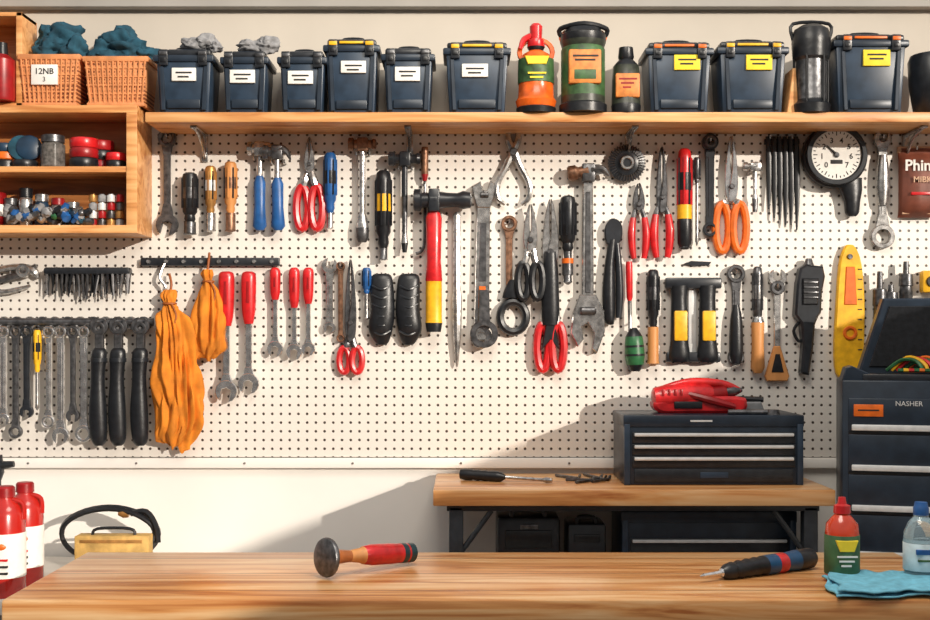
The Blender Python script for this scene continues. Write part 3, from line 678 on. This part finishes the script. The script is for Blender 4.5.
b.lathe((652,vb-14,0),(728,vb-21,0),[(0,7),(.03,11),(.2,13),(.45,12.5),(.6,11),(.75,10),(.8,7,DRD),(.95,7),(1,4)],RED,22,.95)
b.poly([(664,vb-14),(735,vb-17),(745,vb-10),(743,vb-3),(735,vb),(690,vb),(660,vb),(652,vb-9)],-14,11,RED,3,3)
b.tube([(684,vb-20,8),(710,vb-13,13),(732,vb-7,12)],[3,4,3],DRD,8);b.box(672,vb-12,700,vb-5,9,13,BLK,1)
for k in range(4): b.box(660+k*6,vb-24,662.5+k*6,vb-18,9,13,DRD,.4)
b.tube([(664,vb-25,0),(690,vb-31,0),(722,vb-29,0),(740,vb-22,0)],[3,4,4,3],RED,10)
b.lathe((726,vb-21,0),(742,vb-23,0),[(0,5),(.5,5.5),(1,2)],DST,12)
b.done()
b=B('sharpening_stone_file',.19);vb=vat(ZC,.19);b.poly([(722,vb),(768,vb),(764,vb-11),(726,vb-11)],-24,-10,STONE,1.5);b.tube([(726,vb-13.5,-16),(745,vb-14,-16),(767,vb-13,-16)],[3,2.6,3],BLK,8);b.done()
b=B('flat_ratchet_bar',.235);vb=vat(ZC,.235);b.tube([(728,vb-2.6,0),(768,vb-2.6,0)],2.6,DST,8,sm=0);b.lathe((773,vb,0),(773,vb-5,0),[(0,7),(1,6)],DST,14);b.done()
def onb(u,v,drop):
    d=drop*F/(v-HY);return Vector(((u-465)*d/F,d-D,HC-drop))
def lie(name,u0,v0,u1,v1,drop,prof,m,r0,r1,seg=16,extra=None):
    a=onb(u0,v0,drop);c=onb(u1,v1,drop);a.z+=r0;c.z+=r1
    b=B(name).world();b.lathe(a,c,prof,m,seg)
    if extra: extra(b,a,c)
    return b.done()
lie('ratchet_screwdriver',461,480,552,484,.3325,[(0,.012),(.04,.0135),(.12,.0135),(.14,.012),(.2,.0135),(.22,.012),(.28,.0135),(.3,.012),(.4,.0135),(.45,.011),(.5,.004,STEEL),(.9,.004),(.94,.007),(1,.005)],BLK,.0142,.0082)
b=B('allen_key_set').world()
for (u,v,du,dv) in ((556,477,22,3),(566,481,26,1),(576,484,24,-4),(584,476,20,5),(592,483,16,-2)):
    p=onb(u,v,.3325);q=onb(u+du,v+dv,.3325);r=onb(u+du+2,v+dv-3,.3325)
    for k in(p,q,r):k.z+=.0042
    b.tube([p,q,r],.0038,DST,6,sm=0)
b.done()
b=chest('drawer_tool_chest',.24,622,512,796,600,85,[(538,552),(560,574)],True)
b.box(622,600,796,vat(.571,.24),-85,0,NAVYD,1);b.done()
vb=vat(.571,.2)
b=B('black_power_tool_case',.2);b.box(497,517,560,vb,-60,0,BLK2,4);b.tube([(512,520,-5),(515,511,-5),(542,511,-5),(545,520,-5)],2.4,BLK,8);b.box(505,530,552,548,-1,2,BLK,1);b.box(520,524,538,529,-1,2.5,DST,.6);b.done()
vb=vat(.571,.22)
b=B('black_power_tool_case',.22);b.box(568,524,606,vb,-50,0,BLK2,3);b.box(574,534,600,542,-1,2,BLK,1);b.tube([(577,526,-5),(579,518,-5),(594,518,-5),(596,526,-5)],2,BLK,8);b.done()

# ------------------------------------------------ ROLLER CABINET
h=.36;PV=Vector((xat(842,h),-h,0));RZ=math.radians(-14)
b=B('roller_tool_cabinet',h)
b.box(842,380,985,vat(0.06,h),-100,0,NAVYD,2)
for u in(860,965):
    for w in(-20,-85): b.lathe((u-5,vat(.04,h),w),(u+5,vat(.04,h),w),[(0,14),(.2,17),(.8,17),(1,14)],BLK,16)
ys=[398,434,474,514,560,640,740]
for i,y in enumerate(ys[:-1]):
    y2=ys[i+1]
    b.box(848,y,980,y2-3,-1,2,NAVYD,1);b.box(848,y2-3,980,y2,-1,.6,BLK,.3)
    b.box(851,y2-10,978,y2-4,1,5,SILV,1)
b.box(853,404,881,416,1,3,ORG,.5);b.box(857,409,877,410.4,2,3.3,INK,0)
b.text('NASHER',905,403,5,SILV,2.6)
b.poly([(842,381),(862,372),(886,297),(985,297),(985,381)],-90,-55,NAVYD,2)
b.poly([(872,368),(892,305),(985,305),(985,368)],-56,-53,BLK,1)
b.box(862,374,985,381,-54,-2,BLK2,1);b.poly([(842,381),(846,368),(852,366),(870,374),(870,381)],-54,-4,NAVYD,1)
b.done(rz=RZ,pivot=PV)
b=B('bungee_cord_bundle',h+0.0)
for k in range(9):
    x=888+k*5
    b.tube([(x,371,-40),(x+14,357+random.random()*6,-34),(x+26,361,-22),(x+30,370,-14),(x+8,370,-10)],1.9,[GRN,YEL,RED,GRN,ORG][k%5],6)
b.done(rz=RZ,pivot=PV)

# ------------------------------------------------ SIDE CABINET LEFT, bottles, hose
ZD=.79
CG=M('cab_grey',(150,146,140),0,.6,.05,5)
b=B('low_side_cabinet').world()
wbox(b,-1.6,-.5,-.52,-.005,ZD-.03,ZD,M('light_laminate',(214,208,198),0,.5,.05,5),.003)
wbox(b,-1.58,-.52,-.5,-.01,0,ZD-.03,CG,.003)
for k in range(3): wbox(b,-1.56+k*.35,-1.23+k*.35,-.508,-.5,.08,ZD-.05,CG,.003)
b.done()
RG=M('red_gloss',(182,32,24),0,.25,.2,20,coat=.5)
def jug(u,h,vt,r,seed):
    b=B('red_detergent_bottle',h);vb=vat(ZD,h)
    b.lathe((u,vb),(u,vt),[(0,r*.92),(.03,r),(.5,r*.97),(.74,r),(.83,r*.8),(.88,r*.45),(.9,r*.42,RG),(.905,r*.5,DRD),(.985,r*.48),(1,r*.4)],RG,26)
    b.lathe((u,vb-(vb-vt)*.18),(u,vb-(vb-vt)*.58),[(0,r*1.01),(0.02,r*1.015),(.98,r*1.015),(1,r*1.01)],WH,26)
    b.blob(u,vb-(vb-vt)*.47,r*.82,r*.5,r*.3,r*.25,ORG,.1,1,seed,3)
    for k in range(3): b.box(u-r*.5,vb-(vb-vt)*(.36-.06*k),u+r*.5,vb-(vb-vt)*(.36-.06*k)+2,r*.9,r*1.04,[RED,INK,INK][k],0)
    b.tube([(u+r*.4,vb-(vb-vt)*.88,2),(u+r*.95,vb-(vb-vt)*.84,3),(u+r*1.0,vb-(vb-vt)*.7,3)],2.4,RG,8)
    return b.done()
jug(5,.46,486,20,0);jug(25,.34,482,18,1)
b=B('paint_sprayer_pistol',.2);vb=vat(ZD,.2)
b.lathe((-4,vb),(-4,455),[(0,9),(.7,9),(.74,5),(.78,5),(.85,8),(1,6)],BLK2,16);b.tube([(-4,466,0),(14,464,0)],[5,3],BLK,8,sm=0);b.done()
b=B('coiled_air_hose',.12);vb=vat(ZD,.12)
for k in range(4):
    rr=49-k*.8
    b.tube([(108+rr*math.cos(t*math.pi/9)+k*.6,vb-4-26+(27-k*.6)*math.sin(t*math.pi/9)-k*.5,k*4-6+2*math.sin(t*1.3)) for t in range(18)],2.6,BLK if k%2 else BLK2,8,closed=True,sm=2)
b.tube([(132,vb-52,4),(148,vb-54,6),(158,vb-40,8),(160,vb-24,8)],3,BLK,8)
b.lathe((130,vb-52,4),(120,vb-53,4),[(0,4),(.5,5),(1,3)],BRASS,12)
b.done()
b=B('wooden_block_plane_box',.2);vb=vat(ZD,.2)
b.box(74,536,148,vb,-20,0,M('tan_card',(196,158,90),0,.7,.35,30),1.5);b.box(80,540,142,543,-1,1,BRASS,.3);b.tube([(90,537,-8),(95,530,-8),(128,530,-8),(133,537,-8)],1.6,BLK,8);b.done()

# ------------------------------------------------ FRONT BENCH
DR=.43;ZF=HC-DR
b=B('front_workbench').world()
y0=-(D-1.985);y1=-(D-2.434)
wbox(b,-.768,.872,y0,y1,ZF-.045,ZF,WOODT,.005)
wbox(b,-.74,.845,y0+.03,y1-.02,ZF-.12,ZF-.045,WOODD,.003)
for x in(-.74,.77):
    for y in(y0+.03,y1-.1): wbox(b,x,x+.075,y,y+.075,0,ZF-.05,WOODD,.004)
b.done()
TE=M('teal_end',(24,58,66),0,.35);TB=M('blue_grip',(30,74,112),0,.35)
MW=M('mallet_wood',(150,86,44),0,.4,.3,30,.2)
a=onb(329,578,DR);c=onb(414,564,DR);a.z+=.0375;c.z+=.0225
b=B('rubber_mallet').world()
b.lathe(a,c,[(0,.010,WDH),(.1,.0095),(.22,.0105,WDH),(.36,.014),(.38,.0165,RED),(.48,.0195),(.7,.0195),(.8,.0185),(.82,.0188,TE),(.87,.0192),(.88,.0188,RED),(.9,.0188,TE),(.97,.0185),(1,.012)],MW,22)
ax=(c-a).normalized()
b.lathe(a-ax*.012,a+ax*.05,[(0,.030),(.04,.0345,DST),(.1,.036,DST),(.17,.035,MW),(.24,.027),(.34,.018),(.5,.0135),(.8,.0115),(1,.0105)],DST,30)
b.done()
lie('large_screwdriver',700,583,813,568,DR,[(0,.0008,STEEL),(.03,.0035,CHR),(.17,.0045),(.18,.008,BLK),(.22,.014),(.27,.0165),(.29,.014),(.33,.0175),(.36,.015),(.40,.018),(.43,.0155),(.47,.0185),(.5,.016),(.53,.0185),(.55,.0185,TB),(.64,.0185),(.65,.0185,RED),(.72,.0185),(.73,.0175,TB),(.82,.019),(.84,.0195,BLK),(.97,.019),(1,.013)],BLK,.012,.0200,22)
hB=D-DR*F/(580-HY)
OR2=M('orange_red_gloss',(206,62,28),0,.22,.2,20,coat=.5)
b=B('red_squeeze_bottle',hB)
b.lathe((842,580),(842,497),[(0,15.5),(.03,17),(.2,17),(.55,16.8),(.68,15.5),(.76,10),(.8,7),(.81,8.5,RED),(.9,8),(.92,4.5),(1,3.5)],OR2,28)
b.lathe((842,573),(842,534),[(0,17.1),(.01,17.4),(.99,17.2),(1,17)],M('label_green',(64,104,66),0,.5,.3),28)
b.poly([(831,538),(853,538),(849,549),(835,549)],14,17.8,YLB,.5);bars(b,832,553,852,3,18,WH,4.5)
b.done()
hB=D-DR*F/(582-HY)
PET=M('clear_pet',(205,228,236),0,.08,.1,20,trans=.8)
b=B('water_bottle',hB)
b.lathe((921,582),(921,502),[(0,15),(.03,17),(.12,16),(.2,17),(.55,17),(.62,16.5),(.75,12),(.82,7),(.84,7.5,BLU),(.93,7.5),(.94,7),(1,6)],PET,28)
b.lathe((921,569),(921,542),[(0,17.2),(.01,17.4),(.99,17.4),(1,17.2)],M('label_bluewhite',(206,222,226),0,.5,.2),28)
b.box(910,547,932,552,15,17.8,BLU,.4);b.box(912,557,930,559,15,17.8,DGR,.3);b.done()
b=B('blue_shop_cloth').world()
c0=[onb(822,580,DR),onb(945,579,DR),onb(950,599,DR),onb(835,601,DR)]
for layer,(zz,sh) in enumerate(((.001,0),(.009,.012))):
    n=30;V=[]
    for i in range(n+1):
        for j in range(n+1):
            s_,t=i/n,j/n
            p=(c0[0]*(1-s_)+c0[1]*s_)*(1-t)+(c0[3]*(1-s_)+c0[2]*s_)*t
            p=p.copy();p.x+=sh+.006*math.sin(t*9+layer*2);p.y+=.006*math.sin(s_*11+layer)
            p.z+=zz+.004+.004*noise.noise(Vector((s_*6,t*5,layer*4)))+.001*math.sin(s_*30+t*8)
            V.append(b.bm.verts.new(p))
    i0=b.mi(LBC)
    for i in range(n):
        for j in range(n):
            f=b.bm.faces.new([V[i*(n+1)+j],V[(i+1)*(n+1)+j],V[(i+1)*(n+1)+j+1],V[i*(n+1)+j+1]]);f.smooth=True;f.material_index=i0
o=b.done(sharp=80);md=o.modifiers.new('s','SOLIDIFY');md.thickness=.003;md.offset=1

# ------------------------------------------------ LIGHT
w=bpy.data.worlds.new('World');bpy.context.scene.world=w;w.use_nodes=True
N=w.node_tree.nodes;L=w.node_tree.links;bg=N['Background']
tc=N.new('ShaderNodeTexCoord');sp=N.new('ShaderNodeSeparateXYZ');L.new(tc.outputs['Generated'],sp.inputs[0])
cr=N.new('ShaderNodeValToRGB');e=cr.color_ramp.elements
e[0].position=.0;e[0].color=(.12,.11,.11,1);e[1].position=1;e[1].color=(1,1,1.05,1);k=e.new(.4);k.color=(1,.98,.95,1)
L.new(sp.outputs['Z'],cr.inputs['Fac']);L.new(cr.outputs[0],bg.inputs['Color']);bg.inputs['Strength'].default_value=.55
sd=Vector((-.62,.75,-.2325))
s=bpy.data.lights.new('sun','SUN');s.energy=3.5;s.angle=math.radians(.7);s.color=(1,.9,.78)
so=bpy.data.objects.new('sun',s);so.rotation_euler=sd.to_track_quat('-Z','Y').to_euler();so.location=(3,-3,3);bpy.context.scene.collection.objects.link(so)
a=bpy.data.lights.new('bench_fill_light','AREA');a.energy=21;a.size=.8;a.color=(1,.92,.8)  # added warm fill over the bench, not a fixture of the room
ao=bpy.data.objects.new('bench_fill_light',a);ao.location=(.2,-1.4,2.6);ao.rotation_euler=(math.radians(10),math.radians(5),0);bpy.context.scene.collection.objects.link(ao)
sc=bpy.context.scene
sc.view_settings.view_transform='Standard';sc.view_settings.look='None'
cam=bpy.data.cameras.new('camera');cam.sensor_width=36;cam.lens=36*F/930;cam.shift_y=30/930
co=bpy.data.objects.new('camera',cam);co.location=(0,-D,HC);co.rotation_euler=(math.radians(90),0,0)
sc.collection.objects.link(co);sc.camera=co
